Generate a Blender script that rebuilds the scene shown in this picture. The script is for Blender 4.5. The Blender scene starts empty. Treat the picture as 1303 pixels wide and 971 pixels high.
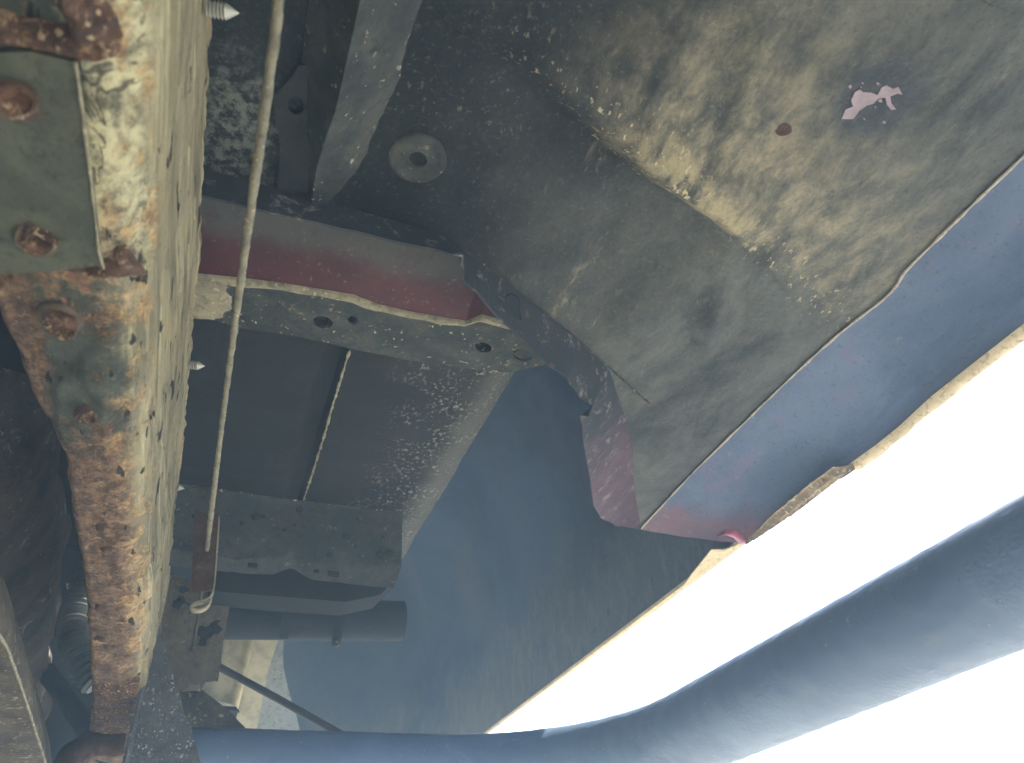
import bpy, bmesh, math, random
from mathutils import Vector, Matrix, noise
random.seed(7)
C = bpy.context.scene.collection
R = math.radians
HAZE = .095; GROUND = 300
HC = 0.28                                   # camera height above the ground (m)

# ------------------------------------------------------------------ camera
CX = Vector((0.93549632, -0.34844704, -0.05857724))
CY = Vector((-0.16422131, -0.57556644, 0.80109589))
CZ = Vector((-0.31285459, -0.73980263, -0.59566272))
cam_d = bpy.data.cameras.new('camera')
cam = bpy.data.objects.new('camera', cam_d); C.objects.link(cam)
cam.matrix_world = Matrix(((CX[0], CY[0], CZ[0], 0), (CX[1], CY[1], CZ[1], 0), (CX[2], CY[2], CZ[2], HC), (0, 0, 0, 1)))
cam_d.sensor_width = 36.0; cam_d.lens = 36.0 * 1000 / 1303
cam_d.clip_start = 0.01; cam_d.clip_end = 3000
cam_d.dof.use_dof = True; cam_d.dof.focus_distance = 0.72; cam_d.dof.aperture_fstop = 13.0
sc = bpy.context.scene
sc.camera = cam
sc.render.engine = 'CYCLES'
sc.cycles.max_bounces = 10; sc.cycles.diffuse_bounces = 6; sc.cycles.volume_bounces = 1

# ------------------------------------------------------------------ sky, sun, exposure
SUN_EL, SUN_AZ = R(44), R(84)               # azimuth measured from +Y towards +X
w = bpy.data.worlds.new('World'); sc.world = w; w.use_nodes = True
wn = w.node_tree.nodes; wl = w.node_tree.links
bg = wn['Background']; sky = wn.new('ShaderNodeTexSky'); sky.sky_type = 'NISHITA'
sky.sun_disc = False; sky.sun_elevation = SUN_EL; sky.sun_rotation = SUN_AZ
sky.dust_density = 1.5
wl.new(sky.outputs[0], bg.inputs[0]); bg.inputs[1].default_value = 0.15
sd = bpy.data.lights.new('sun', 'SUN'); sd.energy = 4.5; sd.angle = R(0.5); sd.color = (1.0, 0.94, 0.84)
so = bpy.data.objects.new('sun', sd); C.objects.link(so)
dirv = Vector((math.sin(SUN_AZ) * math.cos(SUN_EL), math.cos(SUN_AZ) * math.cos(SUN_EL), math.sin(SUN_EL)))
so.rotation_euler = dirv.to_track_quat('Z', 'Y').to_euler(); so.location = (4, 0, 5)
sc.view_settings.view_transform = 'Standard'; sc.view_settings.look = 'None'
sc.view_settings.gamma = 1; sc.view_settings.exposure = 2.5

# ------------------------------------------------------------------ measuring helper
def ray(u, v):
    return CX * ((u - 651.5) / 1000) - CY * ((v - 485.5) / 1000) - CZ
def at(u, v, x=None, y=None, z=None):
    """a measured point of the photograph on a plane of the car (z above the camera height)"""
    r = ray(u, v)
    k = x / r.x if x is not None else (y / r.y if y is not None else z / r.z)
    return Vector((r.x * k, r.y * k, r.z * k + HC))
def lerp(a, b, t): return a + (b - a) * t
def sst(a, b, x):
    t = max(0.0, min(1.0, (x - a) / (b - a))); return t * t * (3 - 2 * t)
def fbm(p, s, o=4):
    return noise.fractal(Vector(p) * s, 0.9, 2.0, o)
def path_lin(pts, n):
    """n+1 points evenly spaced along a polyline"""
    L = [0]
    for a, b in zip(pts, pts[1:]): L.append(L[-1] + (b - a).length)
    out = []; j = 0
    for i in range(n + 1):
        s = L[-1] * i / n
        while j < len(L) - 2 and s > L[j + 1]: j += 1
        out.append(lerp(pts[j], pts[j + 1], (s - L[j]) / max(1e-9, L[j + 1] - L[j])))
    return out
def smooth_path(pts, n, it=2):
    q = [p.copy() for p in pts]
    for _ in range(it):
        r = [q[0]]
        for a, b in zip(q, q[1:]): r += [lerp(a, b, .25), lerp(a, b, .75)]
        q = r + [q[-1]]
    return path_lin(q, n)

# ------------------------------------------------------------------ objects
def thing(name, label, cat, loc=(0, 0, 0), group=None):
    o = bpy.data.objects.new(name, None); C.objects.link(o); o.location = loc
    o.empty_display_size = 0.05
    o['label'] = label; o['category'] = cat
    if group: o['group'] = group
    return o
def root_loc(o):
    while o.parent: o = o.parent
    return Vector(o.location)
class MB:
    def __init__(s): s.v = []; s.f = []
    def grid(s, rows, close_u=False):
        """rows: equal-length lists of points"""
        b = len(s.v); n = len(rows[0])
        for r in rows: s.v += [tuple(p) for p in r]
        for i in range(len(rows) - 1):
            for j in range(n if close_u else n - 1):
                k = (j + 1) % n
                s.f.append((b + i * n + j, b + i * n + k, b + (i + 1) * n + k, b + (i + 1) * n + j))
        return s
    def poly(s, pts):
        b = len(s.v); s.v += [tuple(p) for p in pts]; s.f.append(tuple(range(b, b + len(pts)))); return s
    def prism(s, pts, d):
        """polygon given an extrusion vector"""
        b = len(s.v); n = len(pts); d = Vector(d)
        s.v += [tuple(p) for p in pts] + [tuple(Vector(p) + d) for p in pts]
        s.f.append(tuple(range(b, b + n))); s.f.append(tuple(range(b + 2 * n - 1, b + n - 1, -1)))
        for i in range(n):
            j = (i + 1) % n; s.f.append((b + i, b + n + i, b + n + j, b + j))
        return s
    def tube(s, path, r, n=12, cap=True, jit=0.0, jscale=60):
        rr = r if callable(r) else (lambda t: r)
        rows = []; N = len(path)
        up = Vector((0.13, 0.21, 1)).normalized()
        for i, p in enumerate(path):
            t = (path[min(i + 1, N - 1)] - path[max(i - 1, 0)]).normalized()
            a = t.cross(up)
            if a.length < .05: a = t.cross(Vector((1, 0, 0)))
            a.normalize(); b2 = t.cross(a).normalized()
            row = []
            for j in range(n):
                th = 2 * math.pi * j / n
                d = a * math.cos(th) + b2 * math.sin(th); q = p + d * rr(i / max(1, N - 1))
                if jit: q += d * jit * fbm(q, jscale, 3)
                row.append(q)
            rows.append(row)
        b = len(s.v); s.grid(rows, True)
        if cap:
            s.f.append(tuple(b + j for j in range(n - 1, -1, -1)))
            s.f.append(tuple(b + (N - 1) * n + j for j in range(n)))
        return s
    def lathe(s, c, axis, prof, n=20, jit=0.0):
        """prof: (radius, height along the axis)"""
        axis = Vector(axis).normalized(); a = axis.cross(Vector((.3, .9, .2))).normalized(); b2 = axis.cross(a)
        rows = []
        for r, h in prof:
            row = []
            for j in range(n):
                th = 2 * math.pi * j / n
                q = c + axis * h + (a * math.cos(th) + b2 * math.sin(th)) * r
                if jit: q += Vector((fbm(q, 90), fbm(q + Vector((3, 1, 2)), 90), fbm(q + Vector((7, 5, 2)), 90))) * jit
                row.append(q)
            rows.append(row)
        return s.grid(rows, True)
    def build(s, name, m, parent=None, smooth=True, solid=0.0, offset=1.0, label=None, angle=50):
        o0 = root_loc(parent) if parent else Vector((0, 0, 0))
        me = bpy.data.meshes.new(name)
        me.from_pydata([tuple(Vector(p) - o0) for p in s.v], [], s.f)
        bm = bmesh.new(); bm.from_mesh(me)
        bmesh.ops.remove_doubles(bm, verts=bm.verts, dist=1e-6)
        if solid:
            g = bm.faces[:]
            bmesh.ops.solidify(bm, geom=g, thickness=solid * offset)
        bmesh.ops.recalc_face_normals(bm, faces=bm.faces)
        bm.to_mesh(me); bm.free()
        me.materials.append(m)
        if smooth:
            me.shade_smooth(); me.set_sharp_from_angle(angle=R(angle))
        o = bpy.data.objects.new(name, me); C.objects.link(o)
        if parent: o.parent = parent
        if label: o['label'] = label
        return o
def plate_with_holes(outer, holes, name, m, parent, thick, disp=None, label=None):
    """outline and holes lie on one plane; triangulated with real holes, then given a thickness"""
    o0 = root_loc(parent)
    bm = bmesh.new()
    es = []
    for loop in [outer] + holes:
        vs = [bm.verts.new(Vector(p) - o0) for p in loop]
        for i in range(len(vs)): es.append(bm.edges.new((vs[i], vs[(i + 1) % len(vs)])))
    bmesh.ops.triangle_fill(bm, use_beauty=True, edges=es)
    if disp:
        bmesh.ops.subdivide_edges(bm, edges=[e for e in bm.edges if e.calc_length() > .006], cuts=3, use_grid_fill=True)
        bmesh.ops.triangulate(bm, faces=bm.faces)
        for v in bm.verts: v.co = disp(v.co)
    bmesh.ops.solidify(bm, geom=bm.faces[:], thickness=thick)
    bmesh.ops.recalc_face_normals(bm, faces=bm.faces)
    me = bpy.data.meshes.new(name); bm.to_mesh(me); bm.free(); me.materials.append(m)
    me.shade_smooth(); me.set_sharp_from_angle(angle=R(40))
    o = bpy.data.objects.new(name, me); C.objects.link(o); o.parent = parent
    if label: o['label'] = label
    return o
def ell(c, ax, bx, n=22, wob=0.0):
    return [c + ax * math.cos(2 * math.pi * i / n) * (1 + wob * math.sin(i * 2.3)) + bx * math.sin(2 * math.pi * i / n) for i in range(n)]

# ------------------------------------------------------------------ materials
def srgb(r, g, b):
    f = lambda x: x / 12.92 if x <= .04045 else ((x + .055) / 1.055) ** 2.4
    return (f(r / 255), f(g / 255), f(b / 255), 1)
class NT:
    def __init__(s, name):
        s.m = bpy.data.materials.new(name); s.m.use_nodes = True
        s.t = s.m.node_tree; s.n = s.t.nodes; s.l = s.t.links
        s.b = s.n['Principled BSDF']; s.tc = s.n.new('ShaderNodeTexCoord').outputs['Object']
        s.bumps = None
    def inp(s, sock, val):
        if hasattr(val, 'is_output') or isinstance(val, bpy.types.NodeSocket): s.l.new(val, sock)
        else: sock.default_value = val
    def vec(s, stretch=(1, 1, 1), off=(0, 0, 0), rot=(0, 0, 0)):
        k = s.n.new('ShaderNodeMapping'); s.l.new(s.tc, k.inputs[0])
        k.inputs['Scale'].default_value = stretch; k.inputs['Location'].default_value = off; k.inputs['Rotation'].default_value = rot
        return k.outputs[0]
    def noise(s, scale, detail=6, rough=.6, stretch=(1, 1, 1), off=(0, 0, 0), dist=0.0, rot=(0, 0, 0)):
        k = s.n.new('ShaderNodeTexNoise'); s.l.new(s.vec(stretch, off, rot), k.inputs['Vector'])
        k.inputs['Scale'].default_value = scale; k.inputs['Detail'].default_value = detail
        k.inputs['Roughness'].default_value = rough; k.inputs['Distortion'].default_value = dist
        return k.outputs['Fac']
    def vor(s, scale, stretch=(1, 1, 1), off=(0, 0, 0), feature='F1'):
        k = s.n.new('ShaderNodeTexVoronoi'); k.feature = feature
        s.l.new(s.vec(stretch, off), k.inputs['Vector']); k.inputs['Scale'].default_value = scale
        return k.outputs['Distance']
    def ramp(s, x, lo, hi):
        k = s.n.new('ShaderNodeMapRange'); k.interpolation_type = 'SMOOTHSTEP'; s.inp(k.inputs[0], x)
        if lo <= hi:
            k.inputs[1].default_value = lo; k.inputs[2].default_value = hi
        else:
            k.inputs[1].default_value = hi; k.inputs[2].default_value = lo
            k.inputs[3].default_value = 1; k.inputs[4].default_value = 0
        return k.outputs[0]
    def math(s, op, a, b=0.0):
        k = s.n.new('ShaderNodeMath'); k.operation = op; s.inp(k.inputs[0], a); s.inp(k.inputs[1], b); return k.outputs[0]
    def mul(s, a, b): return s.math('MULTIPLY', a, b)
    def add(s, a, b): return s.math('ADD', a, b)
    def mix(s, a, b, f):
        k = s.n.new('ShaderNodeMix'); k.data_type = 'RGBA'
        s.inp(k.inputs[0], f); s.inp(k.inputs[6], a); s.inp(k.inputs[7], b); return k.outputs[2]
    def dist(s, c, stretch=(1, 1, 1)):
        k = s.n.new('ShaderNodeVectorMath'); k.operation = 'DISTANCE'
        s.l.new(s.vec(stretch), k.inputs[0]); k.inputs[1].default_value = tuple(a * b for a, b in zip(c, stretch)); return k.outputs['Value']
    def lin(s, d, c=0.0):
        k = s.n.new('ShaderNodeVectorMath'); k.operation = 'DOT_PRODUCT'
        s.l.new(s.tc, k.inputs[0]); k.inputs[1].default_value = d
        return s.math('ADD', k.outputs['Value'], c)
    def bump(s, h, dist, strength=1.0):
        k = s.n.new('ShaderNodeBump'); k.inputs['Distance'].default_value = dist; k.inputs['Strength'].default_value = strength
        s.l.new(h, k.inputs['Height'])
        if s.bumps: s.l.new(s.bumps, k.inputs['Normal'])
        s.bumps = k.outputs[0]
    def done(s, col, rough=.8, metal=0.0, spec=None):
        s.inp(s.b.inputs['Base Color'], col); s.inp(s.b.inputs['Roughness'], rough); s.inp(s.b.inputs['Metallic'], metal)
        if spec is not None: s.b.inputs['Specular IOR Level'].default_value = spec
        if s.bumps: s.l.new(s.bumps, s.b.inputs['Normal'])
        return s.m
def grimy(name, c1, c2, c3, scale=14, speck=None, speck_amt=.64, rough=.8, stretch=(1, 1, 1), fine=160, bd=.0012, spec=.3, metal=0, lo3=.58):
    """two-tone weathered coat with a third colour in patches, grain and flecks"""
    n = NT(name)
    a = n.noise(scale, 8, .65, stretch, dist=.4)
    col = n.mix(srgb(*c1), srgb(*c2), n.ramp(a, .36, .66))
    b = n.noise(scale * 2.3, 8, .7, stretch, (3.1, 1.7, .4), .6)
    mb = n.ramp(b, lo3, lo3 + .12)
    col = n.mix(col, srgb(*c3), mb)
    g = n.noise(fine, 5, .7, stretch, (1, 5, 2))
    col = n.mix(col, n.mix(col, (0, 0, 0, 1), .45), n.ramp(g, .5, .3))
    if speck:
        k = n.noise(fine * 1.15, 3, .5, (1, 1, 1), (9, 2, 4))
        k2 = n.mul(n.ramp(k, speck_amt, speck_amt + .06), n.ramp(n.noise(scale * 1.4, 3, .5, (1, 1, 1), (4, 4, 1)), .42, .62))
        col = n.mix(col, srgb(*speck), k2)
        n.bump(k2, bd * .8)
    n.bump(g, bd, .8); n.bump(b, bd * 1.6, .7); n.bump(a, bd * 2, .4)
    return n.done(col, n.ramp(b, -.2 + (1 - rough), .9 + (1 - rough)) if False else rough, metal, spec)

RIDGE0, RIDGE1 = Vector((.110, .235)), Vector((.352, .335))
RT = (RIDGE1 - RIDGE0).normalized(); RN = Vector((-RT.y, RT.x))     # RN points to the dark side (further away)
def mat_floor():
    n = NT('underseal_floor')
    warp = n.noise(9, 6, .6, (1, 1, 1), (2, 3, 0))
    # distance past the pressed ridge, positive on the rear side
    d = n.lin((RN.x, RN.y, 0), -(RN.x * RIDGE0.x + RN.y * RIDGE0.y))
    along = n.lin((RT.x, RT.y, 0), -(RT.x * RIDGE0.x + RT.y * RIDGE0.y))
    a = n.noise(11, 8, .62, (1, 1, 1), dist=.3)
    col = n.mix(srgb(12, 17, 19), srgb(28, 33, 35), n.ramp(a, .36, .66))
    # mud thrown over the outer half of the floor
    dd = n.add(d, n.mul(n.add(warp, -.5), .07))
    mott = n.noise(17, 7, .62, (1, .5, 1), (6, 1, 3), .5)
    fine = n.noise(60, 7, .7, (1, .6, 1), (2, 6, 3), .3)
    outer = n.ramp(n.add(n.lin((1, .15, 0)), n.mul(n.add(warp, -.5), .30)), .12, .48)
    grime = n.mix(srgb(66, 70, 69), srgb(106, 105, 97), n.ramp(n.add(n.mul(mott, .6), n.mul(fine, .4)), .30, .70))
    col = n.mix(col, grime, n.mul(outer, n.ramp(mott, .05, .50)))
    mud = n.mul(n.ramp(dd, .010, -.014), n.mul(n.ramp(along, .0, .16), n.ramp(along, .56, .30)))
    mud = n.mul(mud, n.ramp(dd, -.19, -.02))
    mud = n.mul(mud, n.ramp(n.add(n.mul(mott, .6), n.mul(fine, .5)), .38, .74))
    col = n.mix(col, n.mix(srgb(112, 106, 88), srgb(160, 149, 120), n.ramp(fine, .34, .66)), n.mul(mud, .85))
    # pale lip of the pressing, ridge highlight painted in towards its end
    lipm = n.mul(n.ramp(n.math('ABSOLUTE', n.add(dd, .008)), .020, .002), n.mul(n.ramp(along, .06, .16), n.ramp(along, .30, .24)))
    col = n.mix(col, srgb(158, 146, 114), n.mul(lipm, n.mul(n.ramp(fine, .36, .58), .9)))
    # pale scuffs that run across the floor
    sc1 = n.noise(52, 7, .75, (1.0, .28, 1), (5, 8, 0), .4)
    k = n.mul(n.ramp(sc1, .58, .70), n.ramp(n.lin((1, .1, 0)), .14, .30))
    col = n.mix(col, srgb(134, 126, 106), n.mul(n.mul(k, n.ramp(fine, .4, .6)), .8))
    # dark swept areas
    dk = n.noise(6.5, 5, .6, (1, .8, 1), (11, 4, 0), .4)
    col = n.mix(col, srgb(36, 41, 44), n.mul(n.ramp(dk, .46, .74), .55))
    # bare round spot where the coating came off
    c = at(1117, 128, z=.45)
    ds = n.add(n.dist(c), n.mul(n.add(n.noise(60, 5, .6), -.5), .016))
    spot = n.ramp(ds, .038, .020)
    col = n.mix(col, n.mix(srgb(44, 49, 55), srgb(60, 64, 68), n.ramp(fine, .4, .6)), n.mul(spot, .9))
    # pale crust at the inner edge beside the rail
    c = at(300, 170, z=.45)
    ds = n.add(n.dist(c, (1, .55, 1)), n.mul(n.add(n.noise(80, 6, .7), -.5), .05))
    col = n.mix(col, srgb(96, 100, 94), n.mul(n.ramp(ds, .040, .012), n.ramp(n.noise(140, 6, .75), .42, .6)))
    # grain and flecks
    g = n.noise(260, 6, .75)
    col = n.mix(col, n.mix(col, (0, 0, 0, 1), .35), n.ramp(g, .5, .3))
    col = n.mix(col, n.mix(col, srgb(170, 162, 140), .16), n.ramp(g, .56, .7))
    f1 = n.ramp(n.noise(240, 3, .55, (1, .6, 1), (9, 2, 4)), .60, .66)
    near = n.mul(n.ramp(n.math('ABSOLUTE', n.add(dd, .006)), .030, .0), n.ramp(along, -.03, .06))
    fl = n.mul(f1, n.math('MAXIMUM', near, n.mul(n.mul(n.ramp(warp, .54, .66), n.ramp(f1, .5, 1)), .15)))
    col = n.mix(col, srgb(178, 165, 132), fl)
    n.bump(fl, .001); n.bump(g, .0009, .7); n.bump(mott, .003, .5); n.bump(fine, .0012, .6); n.bump(sc1, .0025, .5); n.bump(a, .006, .5)
    rg = n.ramp(spot, 1.6, -.6)
    return n.done(col, n.math('SUBTRACT', .86, n.mul(spot, .3)), 0, .25)
def mat_rail():
    n = NT('rusted_rail')                      # object space: origin at the root of the rail
    wp = n.math('SUBTRACT', n.noise(26, 7, .7, (1, .8, 1), (5, 5, 5)), .5)
    wp2 = n.math('SUBTRACT', n.noise(60, 6, .7, (1, .8, 1), (1, 5, 9)), .5)
    across = n.add(n.lin((1, 0, .35)), n.add(n.mul(wp, .03), n.mul(wp2, .012)))       # -.035 inner edge .. .029 corner
    along = n.add(n.lin((0, 1, 0)), n.add(n.mul(wp, .16), n.mul(wp2, .05)))
    # side: khaki with fine running streaks
    a = n.noise(18, 7, .6, (1, .35, 1), dist=.4)
    col = n.mix(srgb(104, 97, 75), srgb(146, 135, 104), n.ramp(a, .36, .64))
    st = n.noise(210, 6, .7, (1, .03, 1), (2, 0, 1), .15)
    col = n.mix(col, srgb(206, 192, 148), n.mul(n.ramp(st, .48, .7), .6))
    st2 = n.noise(150, 5, .6, (1, .05, 1), (5, 1, 4), .2)
    col = n.mix(col, srgb(70, 64, 54), n.mul(n.ramp(st2, .54, .66), .6))
    oc = n.noise(34, 8, .72, (1, .25, 1), (8, 1, 6), .4)
    col = n.mix(col, srgb(172, 142, 92), n.mul(n.ramp(oc, .57, .67), .6))
    # underside
    under = n.ramp(across, .028, .014)
    mo = n.noise(90, 8, .75, (1, .8, 1), (3, 3, 1), .3)
    rust = n.mix(srgb(72, 56, 44), srgb(124, 96, 74), n.ramp(mo, .38, .62))
    gr = n.noise(230, 6, .75, off=(1, 1, 4)); rust = n.mix(rust, srgb(60, 48, 42), n.ramp(gr, .48, .36)); rust = n.mix(rust, srgb(178, 152, 120), n.mul(n.ramp(gr, .56, .68), .7))
    rust = n.mix(rust, srgb(178, 150, 112), n.mul(n.ramp(n.noise(48, 8, .75, (1, .8, 1), (7, 1, 1), .5), .54, .66), .7))
    coat = n.mix(srgb(52, 58, 52), srgb(74, 78, 68), n.ramp(n.noise(30, 8, .65, off=(1, 2, 9)), .36, .64))
    pale = n.mix(srgb(96, 93, 74), srgb(196, 187, 148), n.ramp(mo, .36, .60))
    crk = n.noise(24, 4, .65, (1, .7, 1), (6, 2, 8), .8); pale = n.mix(pale, srgb(44, 42, 38), n.mul(n.ramp(n.math('ABSOLUTE', n.add(crk, -.5)), .014, .004), .8))
    is_coat = n.mul(n.mul(n.ramp(along, -.135, -.165), n.ramp(across, -.024, -.014)), n.ramp(n.noise(22, 7, .7, off=(2, 6, 4), dist=.4), .62, .54))
    und = n.mix(rust, coat, is_coat)
    is_pale = n.mul(n.mul(n.ramp(across, .000, .010), n.ramp(across, .036, .024)), n.ramp(along, -.27, -.35))
    und = n.mix(und, pale, n.mul(is_pale, .85))
    band = n.mul(n.ramp(n.math('ABSOLUTE', n.add(along, .315)), .030, .012), .9)
    und = n.mix(und, n.mix(srgb(120, 88, 68), srgb(178, 140, 104), n.ramp(mo, .38, .62)), band)
    col = n.mix(col, und, under)
    col = n.mix(col, pale, n.mul(is_pale, .8))
    # ochre and rust breaking out along the corner
    cor = n.mul(n.ramp(n.math('ABSOLUTE', n.add(across, -.024)), .020, .004), n.ramp(n.noise(44, 8, .75, (1, .6, 1), (4, 4, 4), .5), .49, .58))
    col = n.mix(col, n.mix(srgb(116, 84, 58), srgb(188, 156, 104), n.ramp(n.add(n.mul(mo, .5), n.mul(gr, .5)), .40, .60)), n.mul(cor, .85))
    # pits
    pt = n.ramp(n.noise(120, 4, .55, (1, .25, 1), (4, 0, 2)), .645, .68)
    pt2 = n.ramp(n.noise(52, 3, .5, (1, .4, 1), (14, 0, 2)), .68, .71)
    pit = n.math('MAXIMUM', pt, pt2)
    col = n.mix(col, srgb(40, 34, 30), pit)
    g = n.noise(330, 6, .75)
    col = n.mix(col, n.mix(col, (0, 0, 0, 1), .5), n.ramp(g, .48, .28))
    col = n.mix(col, srgb(186, 176, 146), n.mul(n.ramp(g, .6, .74), .45))
    n.bump(g, .0010, .9); n.bump(st, .0010, .7); n.bump(n.mul(pit, -1), .0025); n.bump(mo, .0016, .8); n.bump(is_coat, .0012, .8); n.bump(oc, .002, .6)
    return n.done(col, .78, 0, .3)
def mat_maroon():
    n = NT('maroon_paint_dusty')
    a = n.noise(18, 7, .65, (.6, 1, 1), dist=.4)
    col = n.mix(srgb(60, 10, 19), srgb(76, 15, 25), n.ramp(a, .4, .65))
    h = n.add(n.lin((.0, 0, 1), -(HC + .47)), n.mul(n.add(a, -.5), .022))
    dust = n.mul(n.ramp(h, .012, .026), n.ramp(n.noise(60, 6, .7), .2, .5))
    col = n.mix(col, srgb(74, 74, 68), n.mul(dust, .93))
    low = n.mul(n.ramp(h, -.004, -.010), 1.0)
    col = n.mix(col, srgb(90, 88, 76), low)
    g = n.noise(240, 4, .6)
    col = n.mix(col, n.mix(col, srgb(120, 112, 104), .5), n.ramp(g, .60, .72))
    n.bump(g, .0004); n.bump(a, .0015, .5)
    return n.done(col, .55, 0, .4)
def mat_maroon_edge():
    n = NT('maroon_edge_worn')
    a = n.noise(24, 8, .65, dist=.4)
    far = n.ramp(n.add(n.lin((0, 1, 0)), n.mul(n.add(a, -.5), .12)), .54, .66)
    col = n.mix(srgb(38, 42, 47), n.mix(srgb(74, 56, 64), srgb(90, 68, 76), n.ramp(a, .4, .65)), far)
    k = n.noise(55, 7, .7, (1, 1, 1), (4, 2, 2), .5)
    col = n.mix(col, srgb(118, 112, 108), n.ramp(k, .54, .68))
    col = n.mix(col, srgb(74, 62, 62), n.ramp(n.noise(90, 5, .6, (1, 1, 1), (1, 1, 5)), .62, .68))
    g = n.noise(220, 5, .7); n.bump(g, .0007); n.bump(k, .0018, .7)
    return n.done(col, .7, 0, .3)
def mat_sill():
    n = NT('sill_glare_blue')
    a = n.noise(10, 8, .65, (1, .5, 1), dist=.4)
    col = n.mix(srgb(92, 106, 128), srgb(108, 122, 142), n.ramp(a, .36, .66))  # blue of the glare veil put into the sill's base tones
    k = n.noise(17, 8, .72, (1, .6, 1), (4, 2, 2), .6)
    top = n.ramp(n.lin((-1, 0, .8), -(.8 * (HC + .40) - .54)), -.01, .045)
    col = n.mix(col, srgb(126, 110, 134), n.mul(n.ramp(k, .52, .66), n.add(n.mul(top, .7), .08)))
    end = n.ramp(n.add(n.lin((2.1, 1, 0), -1.05), n.mul(n.add(k, -.5), .16)), .735, .80)
    col = n.mix(col, srgb(128, 88, 90), n.mul(end, .8))
    col = n.mix(col, srgb(150, 146, 130), n.mul(n.ramp(n.noise(60, 7, .75), .58, .7), n.add(n.mul(top, .5), n.mul(end, .5))))
    g = n.noise(200, 5, .7); col = n.mix(col, n.mix(col, (0, 0, 0, 1), .3), n.ramp(g, .45, .3))
    ch = n.ramp(n.noise(95, 5, .65, (1, .6, 1), (2, 2, 9)), .66, .72); col = n.mix(col, srgb(150, 142, 140), n.mul(ch, .7))
    mdk = n.noise(8, 8, .7, (1, .45, 1), (9, 2, 2), .5); col = n.mix(col, srgb(74, 84, 100), n.mul(n.ramp(mdk, .5, .68), .5))
    n.bump(ch, .0008)
    n.bump(g, .0005); n.bump(k, .002, .6); n.bump(a, .003, .4)
    return n.done(col, .6, 0, .35)
def mat_box():
    n = NT('underseal_rear_floor')
    a = n.noise(15, 8, .62, dist=.4)
    col = n.mix(srgb(10, 14, 17), srgb(21, 26, 29), n.ramp(a, .36, .66))
    br = n.noise(11, 6, .6, (1, .7, 1), (3, 8, 1), .4)
    col = n.mix(col, srgb(52, 47, 46), n.mul(n.ramp(br, .5, .64), .3))
    g = n.noise(210, 5, .7)
    col = n.mix(col, n.mix(col, (0, 0, 0, 1), .45), n.ramp(g, .5, .3))
    right = n.ramp(n.add(n.lin((1, -.05, 0)), n.mul(n.add(a, -.5), .10)), .085, .17)
    edge = n.ramp(n.add(n.lin((1, 0, 0)), n.mul(n.add(a, -.5), .05)), .205, .238)
    k = n.noise(230, 5, .65, (1, .7, 1), (9, 2, 4))
    sp = n.mul(n.ramp(k, .53, .62), right)
    sp = n.mul(sp, n.ramp(n.noise(30, 5, .6, (1, 1, 1), (1, 2, 3)), .38, .58))
    col = n.mix(col, srgb(84, 84, 78), n.mul(edge, .75))
    col = n.mix(col, srgb(150, 146, 132), n.mul(sp, .9))
    n.bump(sp, .0016); n.bump(g, .0009, .7); n.bump(br, .003, .5)
    return n.done(col, .8, 0, .3)
def mat_side():
    n = NT('body_side_primer_glare')
    a = n.noise(3.2, 6, .6, (1, .6, 1.2), dist=.6)
    col = n.mix(srgb(44, 60, 80), srgb(66, 82, 102), n.ramp(a, .38, .64))  # primer tones with the bluish glare veil mixed in
    k = n.noise(2.4, 5, .55, (1, 1, 1), (7, 3, 1), .3)
    col = n.mix(col, srgb(86, 92, 98), n.mul(n.ramp(k, .46, .66), .6))
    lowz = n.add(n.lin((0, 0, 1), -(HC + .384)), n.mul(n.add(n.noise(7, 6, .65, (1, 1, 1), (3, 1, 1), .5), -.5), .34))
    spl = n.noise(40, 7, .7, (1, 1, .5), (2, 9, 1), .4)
    col = n.mix(col, srgb(112, 112, 106), n.mul(n.ramp(lowz, .24, .03), n.add(.5, n.mul(n.ramp(spl, .45, .62), .35))))  # light on the lower panel painted as a pale tint with splashes
    col = n.mix(col, srgb(40, 50, 60), n.mul(n.ramp(n.noise(55, 5, .65, off=(8, 3, 3)), .60, .70), .45))
    g = n.noise(120, 5, .65); col = n.mix(col, n.mix(col, (0, 0, 0, 1), .25), n.ramp(g, .45, .3))
    n.bump(g, .0006); n.bump(k, .004, .5)
    return n.done(col, .75, 0, .3)
def mat_bar():
    n = NT('black_coat_glare_blue')
    a = n.noise(9, 5, .6, dist=.3)
    col = n.mix(srgb(82, 100, 124), srgb(94, 112, 134), n.ramp(a, .38, .64))  # black coat lifted to blue grey, glare veil put into the colour
    col = n.mix(col, srgb(116, 118, 112), n.mul(n.ramp(n.noise(28, 8, .72, (1, .5, 1), (6, 6, 1), .6), .56, .72), .35))
    k = n.noise(150, 4, .6, (1, 1, 1), (3, 3, 3))
    chip = n.ramp(k, .67, .71)
    col = n.mix(col, srgb(140, 140, 136), n.mul(chip, .7))
    low = n.mul(n.ramp(n.lin((0, .0, 1)), -.0375, -.0420), n.ramp(n.noise(300, 6, .75), .46, .6))
    col = n.mix(col, srgb(126, 118, 92), n.mul(low, .75))
    bl = n.noise(260, 3, .5); wr = n.ramp(n.noise(16, 3, .5, off=(4, 1, 1)), .48, .62)
    n.bump(n.mul(bl, wr), .0010, .8); n.bump(low, .0012, .8); n.bump(chip, .0006)
    return n.done(col, .42, 0, .5)
def simple(name, col, rough=.7, spec=.4, metal=0): 
    n = NT(name); a = n.noise(40, 6, .65); n.bump(n.noise(180, 4, .6), .0005)
    c = srgb(*col); d = tuple(x * .72 for x in c[:3]) + (1,)
    return n.done(n.mix(d, c, n.ramp(a, .35, .6)), rough, metal, spec)
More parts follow.
